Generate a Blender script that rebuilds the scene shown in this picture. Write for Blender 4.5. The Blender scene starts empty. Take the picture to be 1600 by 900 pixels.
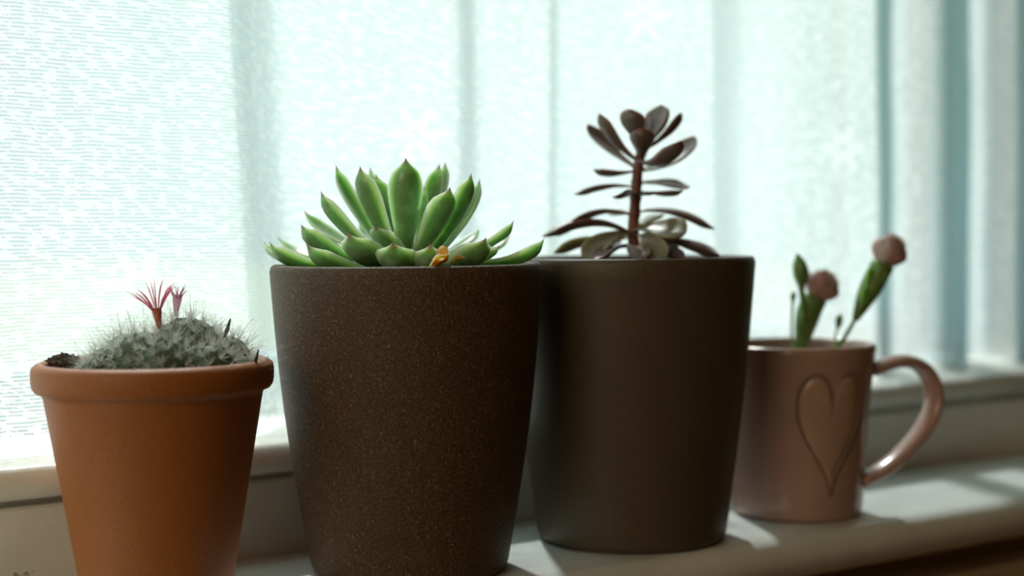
import bpy, bmesh, math, random
from mathutils import Vector, Matrix, noise as mnoise

random.seed(7)
S = bpy.context.scene
COL = S.collection
PI = math.pi

# ------------------------------------------------------------------ camera
EYE = 0.1486                      # height of the lens above the sill top (sill top is z = 0)
YAW, PITCH, ROLL = 34.5, 2.2, 0.5
FPX = 2400.0                      # focal length in pixels of the 1600 px wide frame
cam_data = bpy.data.cameras.new('camera')
cam = bpy.data.objects.new('camera', cam_data)
COL.objects.link(cam)
cam_data.sensor_width = 36.0
cam_data.lens = 36.0 * FPX / 1600.0
cam_data.clip_start = 0.02
cam_data.dof.use_dof = True
cam_data.dof.focus_distance = 0.635
cam_data.dof.aperture_fstop = 4.4
R_CAM = (Matrix.Rotation(math.radians(-YAW), 4, 'Z') @ Matrix.Rotation(math.radians(90 - PITCH), 4, 'X')
         @ Matrix.Rotation(math.radians(-ROLL), 4, 'Z'))
cam.matrix_world = Matrix.Translation((0, 0, EYE)) @ R_CAM
S.camera = cam
EYEV = Vector((0, 0, EYE))


def ray(px, py):                  # direction of a pixel of the photograph, one metre deep
    return (R_CAM @ Vector(((px - 800) / FPX, -(py - 450) / FPX, -1.0, 0))).to_3d()


def on_sill(px, py, z=0.0):       # measure a point on a level plane
    r = ray(px, py)
    return EYEV + r * ((z - EYE) / r.z)


def at_v(px, py, v):              # measure a point on a plane parallel to the window
    r = ray(px, py)
    return EYEV + r * (v / r.y)


# ------------------------------------------------------------------ world, sun, lights, exposure
world = bpy.data.worlds.new('world')
S.world = world
world.use_nodes = True
bg = world.node_tree.nodes['Background']
bg.inputs['Color'].default_value = (0.64, 0.93, 0.99, 1)     # hazy blue-green sky
bg.inputs['Strength'].default_value = 0.70

sun_d = bpy.data.lights.new('sun', 'SUN')
sun_d.energy = 8.5
sun_d.angle = math.radians(3)
sun_d.color = (1.0, 0.985, 0.965)
sun = bpy.data.objects.new('sun', sun_d)
COL.objects.link(sun)
_d = Vector((-math.sin(math.radians(20)), -math.cos(math.radians(20)), -math.tan(math.radians(49))))
sun.rotation_euler = _d.to_track_quat('-Z', 'Y').to_euler()

ar_d = bpy.data.lights.new('side_fill_light', 'AREA')  # unseen warm lamp, added as fill on the pot fronts from the left
ar_d.shape = 'RECTANGLE'
ar_d.size, ar_d.size_y = 0.9, 1.0
ar_d.energy = 13.0
ar_d.color = (1.0, 0.76, 0.45)
ar = bpy.data.objects.new('side_fill_light', ar_d)
COL.objects.link(ar)
ar.location = (-1.47, -0.40, 0.80)
ar.rotation_euler = Vector((1, 0.35, -0.35)).to_track_quat('-Z', 'Y').to_euler()

vs = S.view_settings
vs.view_transform = 'Standard'
vs.look = 'None'
vs.gamma = 1.0
vs.use_curve_mapping = False
vs.exposure = -0.30
S.cycles.max_bounces = 12
S.cycles.transparent_max_bounces = 16
S.cycles.sample_clamp_indirect = 6.0


# ------------------------------------------------------------------ node helpers
class NT:
    def __init__(self, name):
        self.mat = bpy.data.materials.new(name)
        self.mat.use_nodes = True
        self.t = self.mat.node_tree
        self.t.nodes.clear()
        self.out = self.n('ShaderNodeOutputMaterial')

    def n(self, typ, **kw):
        nd = self.t.nodes.new(typ)
        for k, v in kw.items():
            setattr(nd, k, v)
        return nd

    def l(self, a, b):
        self.t.links.new(a, b)

    def val(self, sock, v):
        if hasattr(v, 'is_linked'):
            self.l(v, sock)
        else:
            sock.default_value = v

    def math(self, op, a, b=0.0, c=0.0, clamp=False):
        nd = self.n('ShaderNodeMath', operation=op, use_clamp=clamp)
        for i, v in enumerate((a, b, c)):
            self.val(nd.inputs[i], v)
        return nd.outputs[0]

    def step(self, x, lo, hi):
        nd = self.n('ShaderNodeMapRange', interpolation_type='SMOOTHSTEP')
        self.val(nd.inputs[0], x)
        nd.inputs[1].default_value = lo
        nd.inputs[2].default_value = hi
        return nd.outputs[0]

    def mix(self, f, a, b):
        nd = self.n('ShaderNodeMix', data_type='RGBA')
        self.val(nd.inputs[0], f)
        for s, v in ((nd.inputs[6], a), (nd.inputs[7], b)):
            self.val(s, v if hasattr(v, 'is_linked') else (*v, 1))
        return nd.outputs[2]

    def noise(self, scale, detail=4, vec=None, rough=0.55):
        nd = self.n('ShaderNodeTexNoise')
        nd.inputs['Scale'].default_value = scale
        nd.inputs['Detail'].default_value = detail
        nd.inputs['Roughness'].default_value = rough
        if vec is None:
            vec = self.obj()
        self.l(vec, nd.inputs['Vector'])
        return nd.outputs['Fac']

    def obj(self):
        if not hasattr(self, '_tc'):
            self._tc = self.n('ShaderNodeTexCoord')
        return self._tc.outputs['Object']

    def uv(self):
        self.obj()
        sp = self.n('ShaderNodeSeparateXYZ')
        self.l(self._tc.outputs['UV'], sp.inputs[0])
        return sp.outputs[0], sp.outputs[1]

    def bump(self, h, strength, dist):
        nd = self.n('ShaderNodeBump')
        nd.inputs['Strength'].default_value = strength
        nd.inputs['Distance'].default_value = dist
        self.l(h, nd.inputs['Height'])
        return nd.outputs[0]

    def principled(self, color, rough=0.5, normal=None, **kw):
        p = self.n('ShaderNodeBsdfPrincipled')
        self.val(p.inputs['Base Color'], color if hasattr(color, 'is_linked') else (*color, 1))
        self.val(p.inputs['Roughness'], rough)
        if normal is not None:
            self.l(normal, p.inputs['Normal'])
        for k, v in kw.items():
            self.val(p.inputs[k.replace('_', ' ')], v)
        self.l(p.outputs[0], self.out.inputs[0])
        return p


def simple(name, color, rough=0.5, grain=None, **kw):
    t = NT(name)
    nrm = None
    col = color
    if grain:
        sc, amt, dist, var = grain
        f = t.noise(sc, 5)
        nrm = t.bump(f, amt, dist)
        dark = tuple(c * (1 - var) for c in color)
        lite = tuple(min(1, c * (1 + var)) for c in color)
        col = t.mix(t.step(f, 0.3, 0.7), dark, lite)
    p = t.principled(col, rough, nrm, **kw)
    if 'Subsurface_Weight' in kw:
        mx = max(color)
        p.inputs['Subsurface Radius'].default_value = tuple(0.15 + 0.85 * c / mx for c in color)
    return t.mat


def mat_paint(name, color):       # old gloss paint: brush waves, pits, dirt caught in some of them
    t = NT(name)
    big = t.noise(22, 3)
    fine = t.noise(260, 3)
    pit = t.noise(95, 2)
    hole = t.step(pit, 0.27, 0.22)
    h = t.math('ADD', t.math('MULTIPLY', big, 0.7), t.math('MULTIPLY', fine, 0.2))
    h = t.math('SUBTRACT', h, t.math('MULTIPLY', hole, 0.5))
    c = t.mix(t.step(big, 0.35, 0.7), color, tuple(x * 0.9 for x in color))
    c = t.mix(t.math('MULTIPLY', hole, 0.7), c, (0.16, 0.13, 0.09))
    t.principled(c, 0.32, t.bump(h, 0.35, 0.002))
    return t.mat


def mat_stoneware(name, base, speck_dark, speck_light, bump=0.5, rough=0.7):
    t = NT(name)
    f1 = t.noise(950, 3, rough=0.7)
    f2 = t.noise(45, 3)
    c = t.mix(t.step(f1, 0.35, 0.62), speck_dark, base)
    c = t.mix(t.step(f1, 0.58, 0.75), c, speck_light)
    c = t.mix(t.math('MULTIPLY', t.step(f2, 0.4, 0.8), 0.25), c, speck_dark)
    t.principled(c, rough, t.bump(f1, bump, 0.0006))
    return t.mat


def mat_curtain():
    t = NT('lace_net')
    s, z = t.uv()
    wob = t.noise(60, 2)
    zz = t.math('ADD', z, t.math('MULTIPLY', wob, 0.0016))
    row = t.math('DIVIDE', zz, 0.00165)
    rid = t.math('FLOOR', row)
    rf = t.math('FRACT', row)
    band = t.step(t.math('ABSOLUTE', t.math('SUBTRACT', rf, 0.5)), 0.36, 0.20)
    ph = t.math('ADD', t.math('DIVIDE', s, 0.00082), t.math('MULTIPLY', rid, 0.37))
    zig = t.math('ADD', ph, t.math('MULTIPLY', rf, 0.9))
    hole = t.math('MULTIPLY', band, t.step(t.math('SINE', t.math('MULTIPLY', zig, 2 * PI)), -0.35, 0.45))
    # irregular filled patches, wider than tall
    cv = t.n('ShaderNodeCombineXYZ')
    t.l(t.math('MULTIPLY', s, 150.0), cv.inputs[0])
    t.l(t.math('MULTIPLY', t.math('ADD', z, t.math('MULTIPLY', s, 0.25)), 330.0), cv.inputs[1])
    fill = t.step(t.noise(1.0, 3, cv.outputs[0]), 0.50, 0.56)
    # flower motifs on a staggered grid
    gs = t.math('ADD', t.math('DIVIDE', s, 0.167), 0.5)
    gcol = t.math('FLOOR', gs)
    gz = t.math('ADD', t.math('DIVIDE', t.math('SUBTRACT', z, 0.1257 - 0.071), 0.142), t.math('MULTIPLY', gcol, 0.5))
    lx = t.math('MULTIPLY', t.math('SUBTRACT', t.math('FRACT', gs), 0.5), 0.167)
    lz = t.math('MULTIPLY', t.math('SUBTRACT', t.math('FRACT', gz), 0.5), 0.142)
    r = t.math('SQRT', t.math('ADD', t.math('MULTIPLY', lx, lx), t.math('MULTIPLY', lz, lz)))
    th = t.math('ARCTAN2', lz, lx)
    pet = t.math('ADD', 0.0105, t.math('MULTIPLY', t.math('COSINE', t.math('MULTIPLY', th, 6.0)), 0.0055))
    flower = t.step(t.math('SUBTRACT', pet, r), -0.0015, 0.0015)
    core = t.step(r, 0.0022, 0.0036)
    flower = t.math('MULTIPLY', flower, core)
    open_ = t.math('MULTIPLY', hole, t.math('SUBTRACT', 1.0, t.math('MULTIPLY', fill, 0.85)))
    open_ = t.math('MULTIPLY', open_, t.math('SUBTRACT', 1.0, t.math('MULTIPLY', flower, 0.55)))
    tr = t.math('ADD', 0.14, t.math('MULTIPLY', open_, 0.84))
    tr = t.math('SUBTRACT', tr, t.math('MULTIPLY', flower, 0.07))
    trans = t.n('ShaderNodeBsdfTransparent')
    tl = t.n('ShaderNodeBsdfTranslucent')
    tl.inputs[0].default_value = (0.85, 0.87, 0.85, 1)
    df = t.n('ShaderNodeBsdfDiffuse')
    df.inputs[0].default_value = (0.86, 0.88, 0.86, 1)
    m1 = t.n('ShaderNodeMixShader')
    m1.inputs[0].default_value = 0.22
    t.l(tl.outputs[0], m1.inputs[1])
    t.l(df.outputs[0], m1.inputs[2])
    m2 = t.n('ShaderNodeMixShader')
    t.l(tr, m2.inputs[0])
    t.l(m1.outputs[0], m2.inputs[1])
    t.l(trans.outputs[0], m2.inputs[2])
    t.l(m2.outputs[0], t.out.inputs[0])
    return t.mat


def mat_leaf(name, body, edge, tip, tip_from, sss, radius, rough=0.4, bloom=0.25, bloomc=(0.5, 0.6, 0.55)):
    t = NT(name)
    u, v = t.uv()
    f = t.noise(140, 3)
    e = t.step(t.math('ABSOLUTE', t.math('SUBTRACT', u, 0.5)), 0.30, 0.5)
    c = t.mix(e, body, edge)
    c = t.mix(t.math('MULTIPLY', t.step(f, 0.45, 0.75), bloom), c, bloomc)
    tm = t.step(v, tip_from, min(1.0, tip_from + 0.09))
    c = t.mix(tm, c, tip)
    wt = t.math('MULTIPLY', t.math('SUBTRACT', 1.0, t.math('MULTIPLY', tm, 0.9)), sss)
    p = t.principled(c, rough, t.bump(f, 0.15, 0.0008), Subsurface_Weight=wt, Subsurface_Scale=radius[3])
    p.inputs['Subsurface Radius'].default_value = radius[:3]
    return t.mat


def mat_glass():
    t = NT('window_glass')
    p = t.principled((0.97, 1.0, 0.99), 0.02, Transmission_Weight=1.0, IOR=1.0)
    p.inputs['Specular IOR Level'].default_value = 0.3
    tr = t.n('ShaderNodeBsdfTransparent')
    tr.inputs[0].default_value = (0.96, 0.99, 0.98, 1)
    gl = t.n('ShaderNodeBsdfGlossy')
    gl.inputs['Roughness'].default_value = 0.02
    m = t.n('ShaderNodeMixShader')
    m.inputs[0].default_value = 0.04
    t.l(tr.outputs[0], m.inputs[1])
    t.l(gl.outputs[0], m.inputs[2])
    t.l(m.outputs[0], t.out.inputs[0])
    t.t.nodes.remove(p)
    return t.mat


M = {}
M['paint'] = mat_paint('cream_gloss_paint', (0.82, 0.82, 0.76))
M['sillpaint'] = mat_paint('white_sill_paint', (0.84, 0.89, 0.87))
M['wall'] = simple('wall_plaster', (0.34, 0.20, 0.09), 0.85, (40, 0.2, 0.002, 0.05))
M['reveal'] = simple('pale_blue_wall', (0.33, 0.58, 0.66), 0.85, (40, 0.2, 0.002, 0.05))
M['ceiling'] = simple('ceiling_plaster', (0.38, 0.24, 0.12), 0.9, (40, 0.2, 0.002, 0.05))
M['floor'] = simple('floor_boards', (0.20, 0.11, 0.05), 0.5, (14, 0.2, 0.002, 0.25))
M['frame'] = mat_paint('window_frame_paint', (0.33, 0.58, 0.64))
M['glass'] = mat_glass()
M['lace'] = mat_curtain()
M['ground'] = simple('garden_grass', (0.22, 0.30, 0.20), 0.9, (3, 0.5, 0.02, 0.3))
M['render'] = simple('house_render', (0.30, 0.40, 0.44), 0.9, (8, 0.3, 0.01, 0.1))
M['slate'] = simple('slate_roof', (0.16, 0.19, 0.22), 0.8, (12, 0.5, 0.02, 0.2))
M['terracotta'] = mat_stoneware('terracotta', (0.40, 0.135, 0.032), (0.345, 0.112, 0.026), (0.45, 0.17, 0.05), 0.12, 0.55)
M['taupe'] = mat_stoneware('taupe_stoneware', (0.115, 0.066, 0.030), (0.055, 0.029, 0.012), (0.36, 0.25, 0.12), 0.9, 0.55)
M['slategrey'] = mat_stoneware('grey_brown_stoneware', (0.092, 0.067, 0.040), (0.074, 0.053, 0.031), (0.115, 0.085, 0.053), 0.2, 0.5)
M['soil'] = simple('potting_soil', (0.07, 0.045, 0.025), 0.95, (300, 0.9, 0.003, 0.6))
M['echeveria'] = mat_leaf('echeveria_leaf', (0.20, 0.33, 0.155), (0.60, 0.80, 0.48), (0.20, 0.012, 0.03), 0.905, 0.8,
                          (0.70, 1.0, 0.50, 0.0075), 0.32, 0.5, (0.42, 0.60, 0.48))  # paler edge colour paints in the glow of backlit leaf rims
M['dry'] = simple('dry_leaf', (0.62, 0.30, 0.05), 0.6, (120, 0.6, 0.002, 0.3), Subsurface_Weight=0.5, Subsurface_Scale=0.003)
M['greyleaf'] = mat_leaf('grey_purple_leaf', (0.13, 0.085, 0.07), (0.22, 0.14, 0.12), (0.20, 0.07, 0.06), 0.9, 0.35,
                         (1.0, 0.6, 0.45, 0.003), 0.35, 0.6, (0.24, 0.25, 0.25))
M['lowleaf'] = mat_leaf('grey_green_leaf', (0.22, 0.21, 0.14), (0.36, 0.34, 0.22), (0.15, 0.10, 0.05), 0.92, 0.5,
                        (1.0, 0.9, 0.5, 0.004), 0.38, 0.4, (0.40, 0.44, 0.42))
M['redstem'] = simple('red_brown_stem', (0.22, 0.07, 0.055), 0.5, (250, 0.4, 0.001, 0.3), Subsurface_Weight=0.3, Subsurface_Scale=0.002)
M['cactus'] = simple('cactus_skin', (0.06, 0.105, 0.06), 0.6, (400, 0.3, 0.0005, 0.2))


def mat_hair(name, col, tl=0.5):
    t = NT(name)
    a = t.n('ShaderNodeBsdfDiffuse')
    a.inputs[0].default_value = (*col, 1)
    b = t.n('ShaderNodeBsdfTranslucent')
    b.inputs[0].default_value = (*col, 1)
    m = t.n('ShaderNodeMixShader')
    m.inputs[0].default_value = tl
    t.l(a.outputs[0], m.inputs[1])
    t.l(b.outputs[0], m.inputs[2])
    t.l(m.outputs[0], t.out.inputs[0])
    return t.mat


M['wool'] = mat_hair('white_wool', (0.96, 0.98, 0.95), 0.62)
M['hook'] = mat_hair('brown_hooked_spines', (0.42, 0.32, 0.28), 0.4)
M['petal'] = mat_hair('pink_petal', (0.92, 0.40, 0.55), 0.65)
M['paleptl'] = mat_hair('pale_pink_petal', (0.88, 0.62, 0.72), 0.6)
M['flowertube'] = simple('rust_flower_base', (0.50, 0.13, 0.06), 0.5, (300, 0.2, 0.0005, 0.2), Subsurface_Weight=0.4, Subsurface_Scale=0.002)
M['twig'] = simple('dark_twig', (0.05, 0.03, 0.02), 0.8, (300, 0.5, 0.001, 0.3))
M['fibre'] = simple('pale_root_fibre', (0.50, 0.36, 0.22), 0.8, (300, 0.3, 0.001, 0.2))
M['mug'] = simple('pink_glaze', (0.42, 0.265, 0.22), 0.22, (60, 0.03, 0.001, 0.04))
M['heart'] = simple('pink_glaze_heart', (0.44, 0.285, 0.22), 0.25, (60, 0.03, 0.001, 0.04))
M['groove_shade'] = simple('pink_glaze_groove_shade', (0.25, 0.15, 0.115), 0.4, (60, 0.03, 0.001, 0.04))  # darker pink paints in the shade of a groove round the heart
M['apron'] = mat_paint('beige_paint', (0.46, 0.34, 0.21))
M['sepal'] = simple('green_calyx', (0.15, 0.28, 0.07), 0.5, (200, 0.3, 0.001, 0.25), Subsurface_Weight=0.4, Subsurface_Scale=0.004)
M['palestem'] = simple('pale_green_stem', (0.36, 0.44, 0.26), 0.5, (200, 0.2, 0.001, 0.15), Subsurface_Weight=0.4, Subsurface_Scale=0.003)
M['carnation'] = mat_hair('dusky_pink_petal', (0.84, 0.62, 0.58), 0.62)
M['carnwhite'] = mat_hair('white_pink_petal', (0.95, 0.90, 0.89), 0.65)


# ------------------------------------------------------------------ object helpers
def link(name, me, mat, parent=None, smooth=True, loc=None):
    if isinstance(me, bmesh.types.BMesh):
        bmesh.ops.recalc_face_normals(me, faces=me.faces)
        d = bpy.data.meshes.new(name)
        me.to_mesh(d)
        me.free()
        me = d
    me.materials.append(mat)
    for p in me.polygons:
        p.use_smooth = smooth
    o = bpy.data.objects.new(name, me)
    COL.objects.link(o)
    if parent is not None:
        o.parent = parent
    if loc is not None:
        o.location = loc
    return o


def thing(name, label, cat, loc):
    o = bpy.data.objects.new(name, None)
    COL.objects.link(o)
    o.empty_display_size = 0.02
    o.location = loc
    o['label'] = label
    o['category'] = cat
    return o


def struct(o, label=None):
    o['kind'] = 'structure'
    if label:
        o['label'] = label
    return o


def add_box(bm, x0, x1, y0, y1, z0, z1):
    vs_ = [bm.verts.new((x, y, z)) for z in (z0, z1) for y in (y0, y1) for x in (x0, x1)]
    for f in ((0, 2, 3, 1), (4, 5, 7, 6), (0, 1, 5, 4), (2, 6, 7, 3), (0, 4, 6, 2), (1, 3, 7, 5)):
        bm.faces.new([vs_[i] for i in f])


def bevel(bm, w, seg=2):
    bmesh.ops.bevel(bm, geom=list(bm.edges), offset=w, segments=seg, profile=0.6, affect='EDGES')


def lathe(prof, n=96, wob=0.0):
    bm = bmesh.new()
    rings = []
    for r, z in prof:
        if r < 1e-6:
            rings.append([bm.verts.new((0, 0, z))])
        else:
            rings.append([bm.verts.new((r * math.cos(2 * PI * i / n), r * math.sin(2 * PI * i / n), z)) for i in range(n)])
    for a, b in zip(rings, rings[1:]):
        for i in range(n):
            j = (i + 1) % n
            if len(a) == 1 and len(b) == 1:
                continue
            if len(a) == 1:
                bm.faces.new((a[0], b[i], b[j]))
            elif len(b) == 1:
                bm.faces.new((a[i], a[j], b[0]))
            else:
                bm.faces.new((a[i], a[j], b[j], b[i]))
    return bm


def catmull(pts, n=8):
    out = []
    P = [pts[0] * 2 - pts[1]] + list(pts) + [pts[-1] * 2 - pts[-2]]
    for i in range(1, len(P) - 2):
        p0, p1, p2, p3 = P[i - 1:i + 3]
        for k in range(n):
            t = k / n
            out.append(0.5 * ((2 * p1) + (p2 - p0) * t + (2 * p0 - 5 * p1 + 4 * p2 - p3) * t * t
                              + (3 * p1 - 3 * p2 + p3 - p0) * t ** 3))
    out.append(pts[-1])
    return out


def add_tube(bm, pts, radii, n=8, flat=None, side=None, close=True):
    # round (or, with flat = thickness ratio, strap-like) tube along a list of points
    rings = []
    prev = None
    for i, p in enumerate(pts):
        a = pts[max(0, i - 1)]
        b = pts[min(len(pts) - 1, i + 1)]
        T = (b - a).normalized()
        if side is not None:
            s_ = (side - T * side.dot(T)).normalized()
        elif prev is None:
            s_ = T.orthogonal().normalized()
        else:
            s_ = (prev - T * prev.dot(T)).normalized()
        prev = s_
        q = T.cross(s_)
        r = radii[i] if isinstance(radii, (list, tuple)) else radii
        k = 1.0 if flat is None else flat
        rings.append([bm.verts.new(p + s_ * (r * math.cos(2 * PI * j / n)) + q * (r * k * math.sin(2 * PI * j / n))) for j in range(n)])
    for a, b in zip(rings, rings[1:]):
        for j in range(n):
            bm.faces.new((a[j], a[(j + 1) % n], b[(j + 1) % n], b[j]))
    if close:
        bm.faces.new(rings[0][::-1])
        bm.faces.new(rings[-1])


def extrude_profile(prof, x0, x1):        # closed (v, z) outline pushed along the window
    bm = bmesh.new()
    a = [bm.verts.new((x0, v, z)) for v, z in prof]
    b = [bm.verts.new((x1, v, z)) for v, z in prof]
    n = len(prof)
    for i in range(n):
        bm.faces.new((a[i], a[(i + 1) % n], b[(i + 1) % n], b[i]))
    bm.faces.new(a)
    bm.faces.new(b[::-1])
    return bm


def arc(cv, cz, r, a0, a1, n=7):
    return [(cv + r * math.cos(math.radians(a0 + (a1 - a0) * i / n)), cz + r * math.sin(math.radians(a0 + (a1 - a0) * i / n))) for i in range(n + 1)]


# ------------------------------------------------------------------ the room
UL, UR, VB, VF = -1.5, 2.2, -2.4, 0.70       # left, right, behind the viewer, inside of window wall
ZF, ZC = -0.85, 1.55
WL, WR, WT = -0.75, 0.962, 1.30               # window opening
VO = 0.90                                    # outside face of the window wall

bm = bmesh.new()
add_box(bm, UL, WL, VF, VO, ZF, ZC)
add_box(bm, WR, UR, VF, VO, ZF, ZC)
add_box(bm, WL, WR, VF, VO, WT, ZC)
add_box(bm, WL, WR, VF, VO, ZF, 0.03)
struct(link('wall_back', bm, M['reveal'], smooth=False))
bm = bmesh.new()
add_box(bm, UL, UR, 0.575, VF, ZF, -0.0215)  # the breast of the wall under the sill
struct(link('wall_breast', bm, M['wall'], smooth=False)).name = 'wall_below'
bm = bmesh.new()                              # left wall with an unseen opening added round the fill lamp
add_box(bm, UL - 0.1, UL, VB, -0.95, ZF, ZC)
add_box(bm, UL - 0.1, UL, 0.15, VO, ZF, ZC)
add_box(bm, UL - 0.1, UL, -0.95, 0.15, ZF, 0.25)
add_box(bm, UL - 0.1, UL, -0.95, 0.15, 1.35, ZC)
struct(link('wall_left', bm, M['wall'], smooth=False))
bm = bmesh.new()
add_box(bm, UR, UR + 0.1, VB, VO, ZF, ZC)
struct(link('wall_right', bm, M['wall'], smooth=False))
bm = bmesh.new()
add_box(bm, UL - 0.1, UR + 0.1, VB - 0.1, VB, ZF, ZC)
struct(link('wall_front', bm, M['wall'], smooth=False))
bm = bmesh.new()
add_box(bm, UL - 0.1, UR + 0.1, VB - 0.1, VO, ZC, ZC + 0.1)
struct(link('ceiling', bm, M['ceiling'], smooth=False))
bm = bmesh.new()
add_box(bm, UL - 0.1, UR + 0.1, VB - 0.1, VO, ZF - 0.1, ZF)
struct(link('floor', bm, M['floor'], smooth=False))

# sill board with a full round nose
SB = 0.662
prof = [(SB, 0.0)] + [(0.5335, 0.0)] + arc(0.5335, -0.0105, 0.0105, 90, 200, 12) + [(0.5265, -0.0195), (0.5300, -0.0215), (SB, -0.0215)]
struct(link('trim_1', extrude_profile(prof, UL + 0.005, UR - 0.005), M['sillpaint']), 'cream painted window sill board with a rounded front edge under the pots')
# board standing behind the pots, between sill and window
prof = [(0.640, 0.0), (0.640, 0.0335), (0.6410, 0.0345), (SB, 0.0345), (SB, 0.0)]
struct(link('trim_2', extrude_profile(prof, UL + 0.005, UR - 0.005), M['paint'], smooth=False), 'upright cream painted board behind the pots')
# projecting rail with a round nose under the curtain
prof = ([(SB + 0.035, 0.0345), (SB + 0.035, 0.0560), (0.652, 0.0525)] + arc(0.6385, 0.0455, 0.0068, 80, 190, 8)
        + [(0.6330, 0.0405), (0.6350, 0.0385), (0.6450, 0.0380), (0.6450, 0.0345)])
struct(link('trim_3', extrude_profile(prof, UL + 0.005, UR - 0.005), M['paint']), 'cream painted window rail with a rounded nose below the curtain hem')
# apron board below the sill
bm = bmesh.new()
add_box(bm, UL + 0.005, UR - 0.005, 0.545, 0.575, -0.16, -0.0405)
bevel(bm, 0.003)
struct(link('trim_4', bm, M['apron'], smooth=False), 'brown apron board below the sill')

# the window itself: one fixed frame, casements with panes
def frame_rect(bm, u0, u1, z0, z1, w, v0, v1):
    add_box(bm, u0, u0 + w, v0, v1, z0, z1)
    add_box(bm, u1 - w, u1, v0, v1, z0, z1)
    add_box(bm, u0 + w, u1 - w, v0, v1, z0, z0 + w)
    add_box(bm, u0 + w, u1 - w, v0, v1, z1 - w, z1)


win = bpy.data.objects.new('window_1', None)
COL.objects.link(win)
struct(win, 'white framed window behind the lace curtain')
win.location = (0.1, 0.75, 0.03)
wl = Vector((0.1, 0.75, 0.03))
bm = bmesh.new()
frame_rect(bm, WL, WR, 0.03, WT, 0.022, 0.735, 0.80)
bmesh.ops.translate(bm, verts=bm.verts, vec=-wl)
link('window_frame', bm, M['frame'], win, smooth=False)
STILE = 0.874                     # right edge of the wide casement; beyond it a narrow fixed light
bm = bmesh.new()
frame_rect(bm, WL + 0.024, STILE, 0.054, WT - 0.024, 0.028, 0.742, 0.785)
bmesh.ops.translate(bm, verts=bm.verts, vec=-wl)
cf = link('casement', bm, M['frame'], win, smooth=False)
bm = bmesh.new()
add_box(bm, 0.778, 0.798, 0.748, 0.780, 0.082, WT - 0.052)  # bar added so that its shadow darkens a band of the curtain
bmesh.ops.translate(bm, verts=bm.verts, vec=-wl)
link('shade_bar', bm, M['frame'], cf, smooth=False)
for a, b in ((WL + 0.052, 0.778), (0.798, STILE - 0.028)):
    bm = bmesh.new()
    add_box(bm, a, b, 0.762, 0.766, 0.082, WT - 0.052)
    bmesh.ops.translate(bm, verts=bm.verts, vec=-wl)
    link('pane', bm, M['glass'], cf, smooth=False)
bm = bmesh.new()
add_box(bm, STILE + 0.001, WR - 0.022, 0.764, 0.768, 0.052, WT - 0.022)
bmesh.ops.translate(bm, verts=bm.verts, vec=-wl)
link('pane', bm, M['glass'], win, smooth=False)

# outside
bm = bmesh.new()
add_box(bm, -40, 40, 0.9, 60, -1.5, -1.3)
g = link('garden_lawn', bm, M['ground'], smooth=False)
g['label'] = 'green lawn outside beyond the window'
g['category'] = 'lawn'
g['kind'] = 'structure'


# ------------------------------------------------------------------ lace curtain
def u_of(px, v):                  # where a sight line at this column of the photo crosses a plane parallel to the window
    return v * math.tan(math.radians(YAW) + math.atan((px - 800) / FPX))


CURT = [(-2400, .672), (-2100, .655), (-1850, .668), (-1620, .652), (-1400, .664), (-1230, .652), (-1060, .662), (-900, .654), (-700, .660),
        (-520, .662), (-380, .654), (-200, .660), (-80, .656), (60, .657), (180, .655), (280, .656), (350, .655), (372, .659),
        (400, .674), (436, .686), (500, .682), (590, .673), (670, .667), (712, .664), (726, .668), (744, .682), (770, .683),
        (800, .678), (840, .671), (860, .670), (868, .675), (884, .679), (960, .676), (1040, .670), (1108, .664), (1122, .667), (1142, .682), (1164, .689),
        (1210, .684), (1260, .675), (1310, .672), (1352, .666), (1370, .664), (1380, .672), (1396, .692), (1410, .695), (1440, .686), (1480, .671),
        (1494, .671), (1504, .682), (1520, .695), (1534, .695), (1566, .680), (1588, .674), (1600, .690), (1625, .700), (1650, .690), (1700, .672), (1760, .690), (1830, .670), (1900, .690), (2000, .670), (2080, .680)]
pts = [Vector((u_of(px, v), v, 0)) for px, v in CURT]
line = catmull(pts, 14)
Z0, Z1, NZ = 0.0475, 1.36, 70
bm = bmesh.new()
uvl = bm.loops.layers.uv.new('UVMap')
arc_s = [0.0]
for a, b in zip(line, line[1:]):
    arc_s.append(arc_s[-1] + (b - a).length)
u_zero = u_of(190, .67)
s_zero = min(zip((abs(p.x - u_zero) for p in line), arc_s))[1]
arc_s = [a - s_zero for a in arc_s]
u_fold = u_of(384, .66)
grid = []
for k in range(NZ + 1):
    z = Z0 + (Z1 - Z0) * (k / NZ) ** 1.6
    row = []
    for i, p in enumerate(line):
        dz = max(0.0, 0.26 - z)
        w = math.exp(-((p.x - u_fold) / 0.05) ** 2)
        du = 0.055 * dz * w
        dv = 0.0025 * mnoise.noise(Vector((p.x * 9, z * 7, 3.1))) + 0.0012 * mnoise.noise(Vector((p.x * 40, z * 14, 1.7)))
        vv = p.y + dv
        zz = z
        if k == 0:
            zz = z + 0.0022 * mnoise.noise(Vector((p.x * 55, 0, 5.2)))
        row.append((bm.verts.new((p.x + du, vv, zz)), arc_s[i], zz))
    grid.append(row)
for r0, r1 in zip(grid, grid[1:]):
    for i in range(len(line) - 1):
        q = (r0[i], r0[i + 1], r1[i + 1], r1[i])
        f = bm.faces.new([t[0] for t in q])
        for lp, t in zip(f.loops, q):
            lp[uvl].uv = (t[1], t[2])
cur = link('lace_curtain', bm, M['lace'])
cur['label'] = 'white lace net curtain hanging in folds across the bright window'
cur['category'] = 'curtain'
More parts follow.
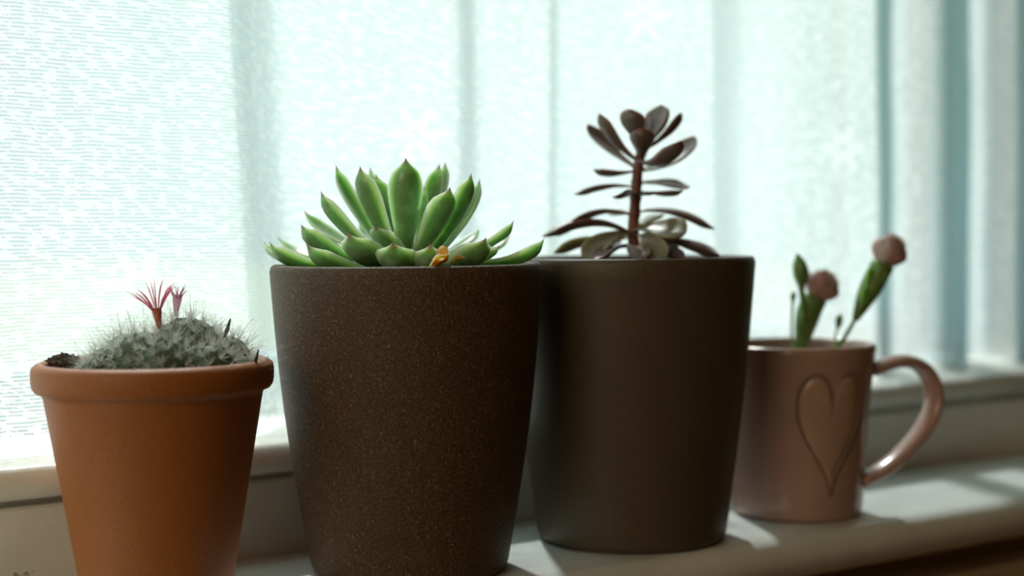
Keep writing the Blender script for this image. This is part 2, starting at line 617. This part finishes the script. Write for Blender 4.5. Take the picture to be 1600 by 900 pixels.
# hem: the doubled strip along the bottom edge
bm = bmesh.new()
uvl = bm.loops.layers.uv.new('UVMap')
lo, hi = [], []
for i, p in enumerate(line):
    v0 = grid[0][i][0].co if False else None
    dz = max(0.0, 0.26 - Z0)
    w = math.exp(-((p.x - u_fold) / 0.05) ** 2)
    x = p.x + 0.055 * dz * w
    wv = 0.0022 * mnoise.noise(Vector((p.x * 55, 0, 5.2)))
    lo.append(bm.verts.new((x, p.y - 0.0012, Z0 - 0.0006 + wv)))
    hi.append(bm.verts.new((x, p.y - 0.0010, Z0 + 0.0065 + wv * 0.5)))
for i in range(len(line) - 1):
    f = bm.faces.new((lo[i], lo[i + 1], hi[i + 1], hi[i]))
    for lp, (s_, zz) in zip(f.loops, ((arc_s[i], 0), (arc_s[i + 1], 0), (arc_s[i + 1], .007), (arc_s[i], .007))):
        lp[uvl].uv = (s_ + 0.0004, zz)
link('hem', bm, M['lace'], cur)


# ------------------------------------------------------------------ pots
def pot_profile(rt, rb, h, wall, lip=0.003, bulge=0.0):
    out = [(0, 0.0), (rb - 0.004, 0.0), (rb - 0.0012, 0.0012), (rb, 0.004)]
    for i in range(1, 20):
        t = i / 20
        out.append((rb + (rt - rb) * t + bulge * math.sin(PI * t), 0.004 + (h - 0.004 - lip) * t))
    out += [(rt, h - lip), (rt - 0.0006, h - 0.0008), (rt - 0.0015, h), (rt - wall + 0.0012, h), (rt - wall, h - 0.0012)]
    for i in range(1, 9):
        t = i / 8
        out.append((rt - wall + (rb - rt) * t * 0.8, h - 0.0012 - (h - 0.012) * t))
    out.append((0, 0.0108))
    return out


def soil_disc(r, z, amp, seed, n=72, rings=14):
    bm = bmesh.new()
    c = bm.verts.new((0, 0, z))
    prev = None
    for k in range(1, rings + 1):
        rr = r * k / rings
        ring = []
        for i in range(n):
            a = 2 * PI * i / n
            x, y = rr * math.cos(a), rr * math.sin(a)
            ring.append(bm.verts.new((x, y, z + amp * mnoise.fractal(Vector((x * 160, y * 160, seed)), 0.9, 2.1, 4))))
        for i in range(n):
            j = (i + 1) % n
            if prev is None:
                bm.faces.new((c, ring[i], ring[j]))
            else:
                bm.faces.new((prev[i], ring[i], ring[j], prev[j]))
        prev = ring
    return bm


CD = Vector((math.sin(math.radians(YAW)), math.cos(math.radians(YAW)), 0))   # level direction away from the viewer


class Local:                      # turns photo positions around a plant's axis into metres in its own frame
    def __init__(self, base):
        self.base = base
        self.d = base.dot(CD)

    def __call__(self, px, py, toward=0.0):
        r = ray(px, py)
        t = (self.d - toward) / r.dot(CD)
        return EYEV + r * t - self.base

    def m(self, npx):
        return npx * self.d / FPX


# ------------------------------------------------------------------ leaves
ECH = [(0, .50), (.12, .52), (.3, .66), (.5, .88), (.65, 1.0), (.76, .97), (.85, .80), (.91, .50), (.945, .22), (.97, .09), (1, .012)]
SPA = [(0, .34), (.12, .36), (.3, .52), (.5, .80), (.66, .98), (.78, 1.0), (.87, .86), (.94, .55), (.98, .25), (1, .04)]


def interp(tab, t):
    for (a, x), (b, y) in zip(tab, tab[1:]):
        if t <= b:
            k = (t - a) / (b - a)
            k = k * k * (3 - 2 * k) if False else k
            return x + (y - x) * k
    return tab[-1][1]


def leaf_mesh(b, tip, width, bend=0.0, tabl=ECH, thick=0.22, cup=0.18, roll=0.0, tipcurl=0.06, nr=18, nc=12):
    """fleshy leaf: spine from b to tip, upper side to the plant's axis, closed and thick"""
    L = (tip - b).length
    T0 = (tip - b).normalized()
    up = Vector((0, 0, 1))
    N0 = up - T0 * up.dot(T0)
    if N0.length < 0.15:
        N0 = N0 + (-T0.orthogonal()) * 0.1
    N0.normalize()
    N0 = Matrix.Rotation(roll, 3, T0) @ N0
    mid = (b + tip) / 2 + N0 * (bend * L)
    c1 = mid * 2 - (b + tip) / 2
    bm = bmesh.new()
    uvl = bm.loops.layers.uv.new('UVMap')
    rings = []
    for i in range(nr + 1):
        t = i / nr
        t = 1 - (1 - t) ** 1.25
        p = b * (1 - t) ** 2 + c1 * 2 * t * (1 - t) + tip * t * t
        T = ((c1 - b) * (1 - t) + (tip - c1) * t).normalized()
        N = (N0 - T * N0.dot(T)).normalized()
        Sd = T.cross(N)
        p = p + N * (tipcurl * L * max(0, (t - 0.7) / 0.3) ** 2 - tipcurl * L * t ** 2 * 0.0)
        hw = width * 0.5 * interp(tabl, t)
        th = width * thick * min(1.0, interp(tabl, t) * 1.15) * (1.0 if t > 0.1 else 0.8)
        ring = []
        for j in range(nc):
            a = 2 * PI * j / nc
            x = math.cos(a)
            y = math.sin(a)
            lift = cup * hw * x * x * 2 * min(1, (1 - t) * 4 + 0.3)
            if y >= 0:
                off = 0.28 * th * y
            else:
                off = th * y * (1 - 0.30 * abs(x))
            ring.append((bm.verts.new(p + Sd * (hw * x) + N * (off + lift - 0.5 * cup * hw)), 0.5 + 0.5 * x, t))
        rings.append(ring)
    for r0, r1 in zip(rings, rings[1:]):
        for j in range(nc):
            q = (r0[j], r0[(j + 1) % nc], r1[(j + 1) % nc], r1[j])
            f = bm.faces.new([k[0] for k in q])
            for lp, k in zip(f.loops, q):
                lp[uvl].uv = (k[1], k[2])
    for ring, rev in ((rings[0], True), (rings[-1], False)):
        vs_ = [k[0] for k in ring]
        f = bm.faces.new(vs_[::-1] if rev else vs_)
        for lp in f.loops:
            lp[uvl].uv = (0.5, ring[0][2])
    return bm


# ------------------------------------------------------------------ 1: small cactus in a terracotta pot
base = on_sill(247, 938)
t1 = thing('potted_cactus', 'woolly white-spined cactus with a pink flower in a small orange terracotta pot', 'cactus', base)
L = Local(base)
H1 = L(239, 562).z
RT, RB = L.m(186), L.m(115)
prof = [(0, 0), (RB - .003, 0), (RB - .0008, .001), (RB, .003)]
z_band = H1 - 0.0125
rbody = L.m(168)
for i in range(1, 15):
    t = i / 14
    prof.append((RB + (rbody - RB) * t, .003 + (z_band - .0015 - .003) * t))
prof += [(rbody + .0006, z_band), (RT - .0016, z_band + .0009), (RT - .0005, z_band + .0024), (RT - .0001, z_band + .0045), (RT, z_band + .0085), (RT - .0004, z_band + .0105),
         (RT - .0018, H1 - .0008), (RT - .0036, H1), (RT - .0058, H1 - .0008), (RT - .0066, H1 - .003)]
for i in range(1, 7):
    t = i / 6
    prof.append((RT - .0066 + (RB - RT) * .75 * t, H1 - .003 - (H1 - .014) * t))
prof.append((0, .0108))
link('pot', lathe(prof), M['terracotta'], t1)
link('soil', soil_disc(RT - .0068, H1 - .0055, .0022, 1.0), M['soil'], t1)

# heads: (px, py of centre, radius px, toward viewer)
HEADS = [(292, 553, 57, .002), (225, 566, 47, .008), (168, 578, 35, .004), (352, 566, 42, -.002), (262, 572, 40, .020),
         (330, 576, 36, .018), (200, 560, 40, -.016), (300, 556, 48, -.020), (378, 580, 24, .006), (148, 584, 22, .012)]
rnd = random.Random(11)
centres = [(L(px, py, tw), L.m(r)) for px, py, r, tw in HEADS]
for hi_, (c, r) in enumerate(centres):
    n = int(18 + 46 * (r / L.m(57)) ** 2)
    tub = []
    for i in range(n):
        z = 1 - (i + .5) / n * 1.45
        a = i * 2.399963 + hi_
        q = math.sqrt(max(0, 1 - z * z))
        tub.append(Vector((q * math.cos(a), q * math.sin(a), z)))
    bm = bmesh.new()
    bmesh.ops.create_icosphere(bm, subdivisions=4, radius=1.0)
    for v in bm.verts:
        d = v.co.normalized()
        m_ = max(d.dot(k) for k in tub)
        s_ = math.sqrt(max(0, 2 - 2 * m_)) / (1.9 / math.sqrt(n) * 1.9)
        v.co = d * r * (0.80 + 0.22 * max(0, 1 - s_ * s_))
    head = link('cactus_head', bm, M['cactus'], t1, loc=c)
    wool = bmesh.new()
    hook = bmesh.new()
    for k in tub:
        P = c + k * r
        if P.z < H1 - .006 or any((P - c2).length < r2 * 0.92 for c2, r2 in centres if c2 is not c):
            continue
        o = k * r
        A = k.orthogonal().normalized()
        B = k.cross(A)
        for j in range(13):
            an = 2 * PI * (j + rnd.random()) / 13
            sp = rnd.uniform(.35, 1.5)
            d = (k + (A * math.cos(an) + B * math.sin(an)) * sp).normalized()
            ln = rnd.uniform(.0022, .0048)
            curl = Vector((rnd.uniform(-1, 1), rnd.uniform(-1, 1), rnd.uniform(-.6, 1))) * ln * .28
            add_tube(wool, [o, o + d * ln * .55 + curl * .3, o + d * ln + curl], [.00009, .00008, .00003], n=3, close=False)
        for j in range(9 if k.z > .2 else 2):
            d = (k + Vector((rnd.uniform(-1, 1), rnd.uniform(-1, 1), rnd.uniform(-.2, 1))) * .8).normalized()
            ln = rnd.uniform(.005, .0125)
            curl = Vector((rnd.uniform(-1, 1), rnd.uniform(-1, 1), rnd.uniform(-.8, .6))) * ln * .35
            add_tube(wool, [o, o + d * ln * .5 + curl * .2, o + d * ln + curl], [.000045, .00004, .000015], n=3, close=False)
        if rnd.random() < .32 and k.z > -.1:
            d = (k + Vector((rnd.uniform(-.4, .4), rnd.uniform(-.4, .4), .5))).normalized()
            ln = rnd.uniform(.007, .0125)
            e = (Vector((rnd.uniform(-1, 1), rnd.uniform(-1, 1), 0))).normalized()
            p3 = o + d * ln
            hk = [o, o + d * ln * .5, p3, p3 + e * .0007 + d * .0005, p3 + e * .0014 + d * .0001, p3 + e * .0016 - d * .0008]
            add_tube(hook, hk, [.00008, .00008, .00007, .00007, .00006, .00003], n=3, close=False)
    for nm, b_, m_ in (('spine_wool', wool, 'wool'), ('hooked_spines', hook, 'hook')):
        if len(b_.verts):
            o = link(nm, b_, M[m_], head)
            o['kind'] = 'stuff'
        else:
            b_.free()


def thin_petal(bm, o, d, ln, w, out):
    e = (Vector(out) - d * Vector(out).dot(d)).normalized()
    q = [o, o + d * ln * .35, o + d * ln * .7 + e * ln * .07, o + d * ln + e * ln * .2]
    add_tube(bm, q, [w * .6, w, w * .8, w * .1], n=6, flat=.3)


def cactus_flower(px, py, tpx, tpy, n, ln, mat, tubemat, lab, tw):
    o = L(px, py, tw)
    ax = (L(tpx, tpy, tw) - o).normalized()
    bm = bmesh.new()
    add_tube(bm, [o - ax * .004, o, o + ax * .0025, o + ax * .0045], [.0008, .0014, .0019, .0018], n=12)
    fl = link('flower', bm, M[tubemat], t1)
    fl['label'] = lab
    A = ax.orthogonal().normalized()
    B = ax.cross(A)
    for i in range(n):
        a = 2 * PI * i / n + rnd.uniform(-.2, .2)
        rad = A * math.cos(a) + B * math.sin(a)
        d = (ax + rad * rnd.uniform(.15, .75)).normalized()
        bm = bmesh.new()
        thin_petal(bm, o + ax * .003 + rad * .0013, d, ln * rnd.uniform(.7, 1.1), .0006, rad)
        link('petal', bm, M[mat], fl)


cactus_flower(247, 499, 238, 440, 17, .0140, 'petal', 'flowertube', 'open pink flower with a rust-red base', .010)
cactus_flower(276, 478, 279, 440, 11, .0062, 'paleptl', 'paleptl', 'small pale pink flower', -.004)

bm = bmesh.new()
add_tube(bm, [L(396, 578, .012), L(400, 562, .012), L(404, 546, .012)], [.0006, .0007, .0003], n=6)
link('twig', bm, M['twig'], t1)
bm = bmesh.new()
q = [L(350, 530, .0), L(355, 515, .0), L(360, 498, .0)]
add_tube(bm, q, [.0005, .0009, .0003], n=6)
for k in range(10):
    p = q[0].lerp(q[2], k / 10)
    add_tube(bm, [p, p + Vector((rnd.uniform(-1, 1), rnd.uniform(-1, 1), .8)) * .0014], [.0002, .00005], n=3)
link('dry_stalk', bm, M['twig'], t1)
bm = bmesh.new()
bmesh.ops.create_icosphere(bm, subdivisions=4, radius=1)
for v in bm.verts:
    d = v.co.copy()
    v.co = Vector((d.x * .0062, d.y * .0062, d.z * .0042)) * (1 + .55 * mnoise.fractal(d * 2.3, .8, 2.2, 4))
link('soil_clump', bm, M['soil'], t1, loc=L(102, 571, .004))
bm = bmesh.new()
for k in range(26):
    o = L(102 + rnd.uniform(-22, 20), 568 + rnd.uniform(-4, 3), .004 + rnd.uniform(-.002, .005))
    d = Vector((rnd.uniform(-1, 1), rnd.uniform(-1, 1), rnd.uniform(-.1, .5)))
    e = Vector((rnd.uniform(-1, 1), rnd.uniform(-1, 1), rnd.uniform(-.3, .3)))
    add_tube(bm, [o, o + d * .002 + e * .0005, o + d * .0032 + e * .0022], [.00014, .00014, .00006], n=4)
o = link('root_fibres', bm, M['fibre'], t1)
o['kind'] = 'stuff'

# ------------------------------------------------------------------ 2: green rosette in a taupe pot
base = on_sill(641, 887)
t2 = thing('potted_echeveria', 'green rosette succulent with red leaf tips in a speckled brown stoneware pot', 'succulent', base)
L = Local(base)
H2 = L(632, 412).z
link('pot', lathe(pot_profile(L.m(212.5), L.m(155), H2, .0042, bulge=.0022)), M['taupe'], t2)
link('soil', soil_disc(L.m(212.5) - .0046, H2 - .006, .002, 2.0), M['soil'], t2)
# tip x, tip y, base x, base y, width px, tip towards viewer, bend, roll
LEAVES = [(635, 248, 632, 398, 55, .012, -.02, 0), (706, 296, 650, 400, 50, .024, -.05, -.15), (742, 273, 672, 398, 48, .010, -.04, -.1),
          (755, 281, 684, 398, 36, -.006, -.05, .3), (700, 257, 662, 390, 34, -.026, 0, -.2), (687, 259, 652, 390, 32, -.020, 0, .5),
          (664, 292, 650, 390, 22, -.004, 0, .6), (557, 262, 616, 396, 50, .014, -.03, .1), (519, 260, 604, 396, 34, -.008, -.03, -.3),
          (575, 265, 620, 388, 24, -.026, 0, 0), (585, 275, 626, 394, 36, -.012, 0, -.3), (496, 302, 592, 398, 42, .014, -.05, .1),
          (472, 334, 580, 398, 30, -.018, -.04, -.2), (484, 343, 585, 398, 24, -.028, -.03, -.2), (467, 355, 560, 404, 48, .020, -.08, .15),
          (417, 382, 528, 410, 46, .014, -.12, .1), (409, 380, 490, 410, 34, -.006, -.10, 0), (475, 387, 600, 414, 48, .038, -.12, .2),
          (542, 370, 616, 402, 62, .042, -.12, .1), (584, 356, 636, 398, 44, .028, -.06, .0), (613, 384, 636, 404, 66, .049, -.14, 0),
          (674, 387, 652, 405, 56, .047, -.14, 0), (761, 377, 690, 406, 58, .036, -.14, -.2), (781, 388, 720, 408, 26, .018, -.06, 0),
          (807, 347, 714, 398, 34, -.002, -.07, -.1), (855, 376, 742, 407, 42, .006, -.12, -.1), (751, 362, 690, 396, 24, -.028, -.04, 0),
          (431, 376, 540, 402, 28, -.030, -.08, 0), (800, 372, 700, 400, 28, -.034, -.06, 0), (560, 352, 615, 396, 26, -.040, -.04, 0),
          (640, 330, 636, 392, 24, -.044, 0, 0), (630, 300, 634, 390, 20, -.010, 0, 0), (655, 318, 640, 390, 18, .004, 0, 0)]
for (tx, ty, bx, by, w, tw, bend, roll) in LEAVES:
    tip = L(tx, ty, tw)
    b = L(bx, by, tw * .12)
    link('leaf', leaf_mesh(b, tip, L.m(w), bend, ECH, .20, .22, roll, .05), M['echeveria'], t2)
bm = leaf_mesh(L(676, 420, .046), L(703, 399, .050), L.m(34), .1, ECH, .08, .5, .5, .1)
for v in bm.verts:
    v.co += Vector((1, 1, 1)) * .0012 * mnoise.noise(v.co * 300)
link('dry_leaf', bm, M['dry'], t2)['label'] = 'withered amber leaf'
bm = leaf_mesh(L(706, 412, .030), L(724, 405, .040), L.m(12), .1, ECH, .08, .5, -.5, .1)
link('dry_leaf', bm, M['dry'], t2)['label'] = 'withered amber leaf'
bm = bmesh.new()
add_tube(bm, [L(632, 425, 0), L(632, 402, 0), L(634, 390, 0)], [.006, .0075, .006], n=14)
link('stem', bm, M['sepal'], t2)

# ------------------------------------------------------------------ 3: tall grey-purple succulent in a grey pot
base = on_sill(987, 838)
t3 = thing('potted_tall_succulent', 'tall dusky purple succulent on a bare red stem in a plain dark grey pot', 'succulent', base)
L = Local(base)
H3 = L(986, 401).z
link('pot', lathe(pot_profile(L.m(194), L.m(148), H3, .0042, bulge=.0012)), M['slategrey'], t3)
link('soil', soil_disc(L.m(194) - .0046, H3 - .007, .002, 3.0), M['soil'], t3)
sp = catmull([L(989, 420), L(991, 392), L(989, 365), L(991, 335), L(993, 310), L(995, 285), L(997, 262), L(1002, 235), L(1004, 212)], 5)
rad = []
for i in range(len(sp)):
    t = i / (len(sp) - 1)
    rad.append(L.m(9.5 - 2.0 * t + (1.4 if i % 5 == 0 else 0)))
bm = bmesh.new()
add_tube(bm, sp, rad, n=14)
link('stem', bm, M['redstem'], t3)
G = 'greyleaf'
W = 'lowleaf'
TALL = [(982, 170, 1003, 224, 46, .012, -.10, -.1, G), (1034, 164, 1008, 228, 58, -.006, -.08, 0, G), (1067, 177, 1012, 232, 30, -.006, -.05, -.5, G),
        (934, 178, 994, 250, 38, .004, -.06, .1, G), (917, 196, 990, 260, 32, -.018, -.04, -.3, G), (1004, 200, 1003, 246, 40, .016, -.10, 0, G),
        (1066, 222, 996, 250, 44, .028, -.14, .0, G), (1088, 214, 1006, 266, 44, -.012, -.10, .35, G), (926, 266, 994, 266, 30, .004, -.05, 0, G),
        (1077, 294, 1002, 286, 28, -.012, .05, .5, G), (1068, 299, 1001, 299, 26, .010, -.03, 0, G), (898, 306, 991, 292, 28, .0, .09, 0, G),
        (963, 308, 995, 304, 26, .022, .05, .4, G), (1022, 301, 998, 306, 18, .020, .02, 0, G), (1116, 361, 998, 330, 34, -.004, .11, .2, G),
        (951, 334, 992, 334, 20, -.016, .03, -.4, W), (873, 372, 992, 337, 36, .0, .19, 0, G), (849, 374, 998, 374, 40, .014, .18, .0, G),
        (1072, 366, 992, 356, 54, .020, .05, .55, W), (1124, 402, 1014, 372, 46, .012, .08, .0, G), (1032, 412, 999, 366, 42, .030, .14, .2, W),
        (914, 408, 985, 364, 46, .018, .14, -.3, W), (866, 398, 970, 378, 38, -.004, .12, .2, W), (930, 408, 988, 386, 36, .030, .10, 0, G),
        (1036, 336, 996, 352, 26, -.014, .04, 0, W), (1066, 406, 996, 386, 40, .022, .10, 0, G), (1000, 410, 992, 386, 36, .036, .1, 0, G),
        (1056, 392, 996, 370, 36, -.024, .08, 0, W), (936, 392, 988, 370, 34, -.026, .08, 0, W), (1012, 182, 1004, 228, 30, -.002, -.05, 0, G)]
for (tx, ty, bx, by, w, tw, bend, roll, mt) in TALL:
    link('leaf', leaf_mesh(L(bx, by, tw * .1), L(tx, ty, tw), L.m(w), bend, SPA, .20, .16, roll, .03), M[mt], t3)

# ------------------------------------------------------------------ 4: mug with a heart, cut carnations in it
base = on_sill(1245, 800)
t4 = thing('mug', 'dusty pink glazed mug with a raised heart and a loop handle', 'mug', base)
L = Local(base)
HM = L(1250, 535).z
RMT, RMB = L.m(123), L.m(101)


def mug_r(z):
    t = max(0, min(1, z / HM))
    return RMB + (RMT - RMB) * (0.35 * t + 0.65 * t * t)


prof = [(0, .001), (RMB - .006, .001), (RMB - .004, 0), (RMB - .0015, .0004), (RMB - .0002, .003)]
for i in range(1, 21):
    z = .003 + (HM - .006) * i / 20
    prof.append((mug_r(z), z))
prof += [(RMT - .0004, HM - .0014), (RMT - .0016, HM - .0002), (RMT - .0026, HM - .0002), (RMT - .0036, HM - .0016)]
for i in range(1, 13):
    z = HM - .0016 - (HM - .0090) * i / 12
    prof.append((mug_r(z) - .0037, z))
prof += [(RMB - .008, .0062), (0, .006)]
link('mug_body', lathe(prof, 128), M['mug'], t4)
# handle: a strap bent from the upper to the lower joint
RT_DIR = Vector((math.cos(math.radians(YAW)), -math.sin(math.radians(YAW)), 0))
hp = [(1364, 578), (1384, 569), (1412, 564), (1440, 574), (1457, 600), (1459, 632), (1444, 668), (1412, 706), (1378, 734), (1342, 752)]
TILT = math.tan(math.radians(24))
hp = catmull([L(x, y, .008 - L.m(x - 1350) * TILT) for x, y in hp], 6)
HSIDE = Matrix.Rotation(math.radians(24), 3, 'Z') @ CD
bm = bmesh.new()
add_tube(bm, hp, [.0068] * len(hp), n=16, flat=.50, side=HSIDE)
link('handle', bm, M['mug'], t4)


# heart wrapped round the mug wall
def heart_xy(a):
    x = 16 * math.sin(a) ** 3
    y = 13 * math.cos(a) - 5 * math.cos(2 * a) - 2 * math.cos(3 * a) - math.cos(4 * a)
    return x / 16.0, (y + 2.5) / 14.5


HC = L(1299, 676, .036)
# angle on the wall of the heart's centre
view = math.atan2(-CD.y, -CD.x)
off = math.asin(max(-.99, min(.99, HC.dot(RT_DIR) / mug_r(HC.z))))
HA = view + off
HW, HH = .0178, L.m(88)


def on_wall(x, y, lift):
    z = HC.z + y * HH - .001
    r = mug_r(z) + lift
    a = HA + x * HW / r
    return Vector((r * math.cos(a), r * math.sin(a), z))


def heart_pt(a):
    x, y = heart_xy(a)
    x *= 0.93 - 0.07 * max(-1, min(1, -y * 1.2))
    if abs(a) < .6 or abs(a - 2 * PI) < .6:
        y -= 0.30 * (1 - min(abs(a), abs(a - 2 * PI)) / .6) ** 1
    return x, y


bm = bmesh.new()
NH = 96
hpts = [heart_pt(2 * PI * i / NH) for i in range(NH)]
rings = []
for sc, lf in ((1.0, -.0004), (.97, .0007), (.90, .0011), (.72, .0013), (.5, .0013), (.25, .0013)):
    rings.append([bm.verts.new(on_wall(x * sc, (y - .05) * sc + .05, lf)) for x, y in hpts])
c = bm.verts.new(on_wall(0, .05, .0013))
for a, b in zip(rings, rings[1:]):
    for i in range(NH):
        bm.faces.new((a[i], a[(i + 1) % NH], b[(i + 1) % NH], b[i]))
for i in range(NH):
    bm.faces.new((rings[-1][i], rings[-1][(i + 1) % NH], c))
link('heart', bm, M['heart'], t4)['label'] = 'raised heart'
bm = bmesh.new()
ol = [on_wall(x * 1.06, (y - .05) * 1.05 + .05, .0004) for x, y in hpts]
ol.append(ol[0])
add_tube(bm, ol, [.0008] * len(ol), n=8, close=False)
link('heart_outline', bm, M['groove_shade'], t4)['label'] = 'painted groove shade round the heart'


def ruffle(bm, o, ax, r, ln, ph, spread, rr):
    """one ruffled petal: thin wavy fan from the calyx mouth"""
    A = ax.orthogonal().normalized()
    B = ax.cross(A)
    nu, nv = 9, 6
    g_ = []
    for j in range(nv + 1):
        t = j / nv
        row = []
        for i in range(nu + 1):
            a = ph + (i / nu - .5) * (0.9 + .5 * t)
            rad = r * (.42 * (1 - t) + spread * math.sin(min(1.0, t * 1.12) * PI * .66))
            w = .0009 * t * math.sin(i * 2.2 + ph * 3)
            row.append((A * math.cos(a) + B * math.sin(a)) * (rad + w) + ax * (ln * (t ** .8) * (1 - .18 * rr * abs(i / nu - .5)) + w * .8))
        g_.append(row)
    vv = [[bm.verts.new(o + p) for p in row] for row in g_]
    for a, b in zip(vv, vv[1:]):
        for i in range(nu):
            bm.faces.new((a[i], a[i + 1], b[i + 1], b[i]))


def carnation(name, label, root, stem, calyx, tip, r_cal, r_pet, ln, mats, extra=None):
    t = thing(name, label, 'flower', base + root)
    sh = -root
    st = catmull([p + sh for p in stem], 6)
    bm = bmesh.new()
    add_tube(bm, st, [.0011] * len(st), n=8)
    link('flower_stem', bm, M['palestem' if extra else 'sepal'], t)
    cp = [p + sh for p in calyx]
    bm = bmesh.new()
    add_tube(bm, catmull(cp, 5), [r_cal * (0.3 + .7 * math.sin(PI * .5 * min(1, i / (5 * (len(cp) - 1)) * 1.35))) for i in range(5 * (len(cp) - 1) + 1)], n=12)
    link('calyx', bm, M['sepal'], t)
    o = cp[-1]
    ax = (tip + sh - o).normalized()
    k = 0
    for ring, (n, sp_, rr) in enumerate(((7, 1.15, .72), (7, .88, .90), (5, .55, 1.0), (4, .25, 1.04))):
        for i in range(n):
            bm = bmesh.new()
            ruffle(bm, o - ax * .002, ax, r_pet, ln * rr, 2 * PI * (i + .4 * ring) / n, sp_, .6)
            pt = link('petal', bm, M[mats[k % len(mats)]], t)
            md = pt.modifiers.new('thickness', 'SOLIDIFY')
            md.thickness = .0003
            k += 1
    return t, sh


mb = Vector((0, 0, .0068))
rt = Vector((-.004, .004, .0068))
tA, sh = carnation('carnation', 'short thick-necked pink carnation leaning right, with a green bud on its left', rt,
                   [rt, L(1252, 600, -.002), L(1251, 545, -.002)],
                   [L(1251, 552, -.002), L(1256, 520, -.002), L(1263, 490, -.002), L(1274, 464, -.002)], L(1298, 424, -.002), .0064, .0072, .0165,
                   ['carnation', 'carnation', 'carnwhite'])
bm = bmesh.new()
q = catmull([L(1258, 505, .004) + sh, L(1254, 470, .004) + sh, L(1252, 445, .004) + sh, L(1252, 430, .004) + sh, L(1249, 412, .004) + sh, L(1246, 396, .004) + sh], 4)
add_tube(bm, q, [.0012, .0012, .0012, .0013, .0013, .0015, .0016, .0018, .0022, .0030, .0036, .0040, .0043, .0043, .0042, .0040, .0036, .003, .0022, .0013, .0006], n=10)
link('flower_bud', bm, M['sepal'], tA)['label'] = 'closed green bud'
bm = bmesh.new()
q = catmull([L(1240, 560, .006) + sh, L(1237, 520, .006) + sh, L(1238, 480, .006) + sh, L(1240, 455, .006) + sh], 5)
add_tube(bm, q, [.0007] * (len(q) - 4) + [.001, .0016, .0014, .0006], n=7)
link('side_shoot', bm, M['palestem'], tA)
rt = Vector((.006, -.004, .0068))
tB, sh = carnation('carnation', 'tall slender carnation bud leaning right over the mug handle, white and pink petals just opening', rt,
                   [rt, L(1306, 560, .002), L(1320, 528, .002), L(1340, 492, .002)],
                   [L(1336, 500, .002), L(1350, 470, .002), L(1364, 443, .002), L(1380, 412, .002)], L(1398, 376, .002), .0060, .0070, .0175,
                   ['carnwhite', 'carnation', 'carnation'])
for k, (x, y, x2, y2) in enumerate(((1352, 458, 1362, 415), (1348, 478, 1352, 448), (1366, 455, 1388, 425), (1345, 482, 1362, 455))):
    bm = leaf_mesh(L(x, y, .006) + sh, L(x2, y2, .009) + sh, L.m(15), 0, ECH, .12, .2, .3 * k, .05)
    link('sepal', bm, M['sepal'], tB)
rt = Vector((.012, .010, .0068))
tC = thing('carnation_bud', 'tiny dark round bud on a thin stem between the two carnations', 'bud', base + rt)
sh = -rt
bm = bmesh.new()
q = catmull([Vector((0, 0, 0)), L(1302, 560, -.004) + sh, L(1305, 525, -.004) + sh, L(1309, 512, -.004) + sh], 5)
add_tube(bm, q, [.0006] * len(q), n=7)
link('flower_stem', bm, M['sepal'], tC)
bm = bmesh.new()
q = [L(1308, 514, -.004) + sh, L(1310, 508, -.004) + sh, L(1311, 501, -.004) + sh, L(1312, 495, -.004) + sh, L(1313, 490, -.004) + sh]
add_tube(bm, q, [.0007, .0017, .0021, .0016, .0004], n=10)
link('flower_bud', bm, M['sepal'], tC)
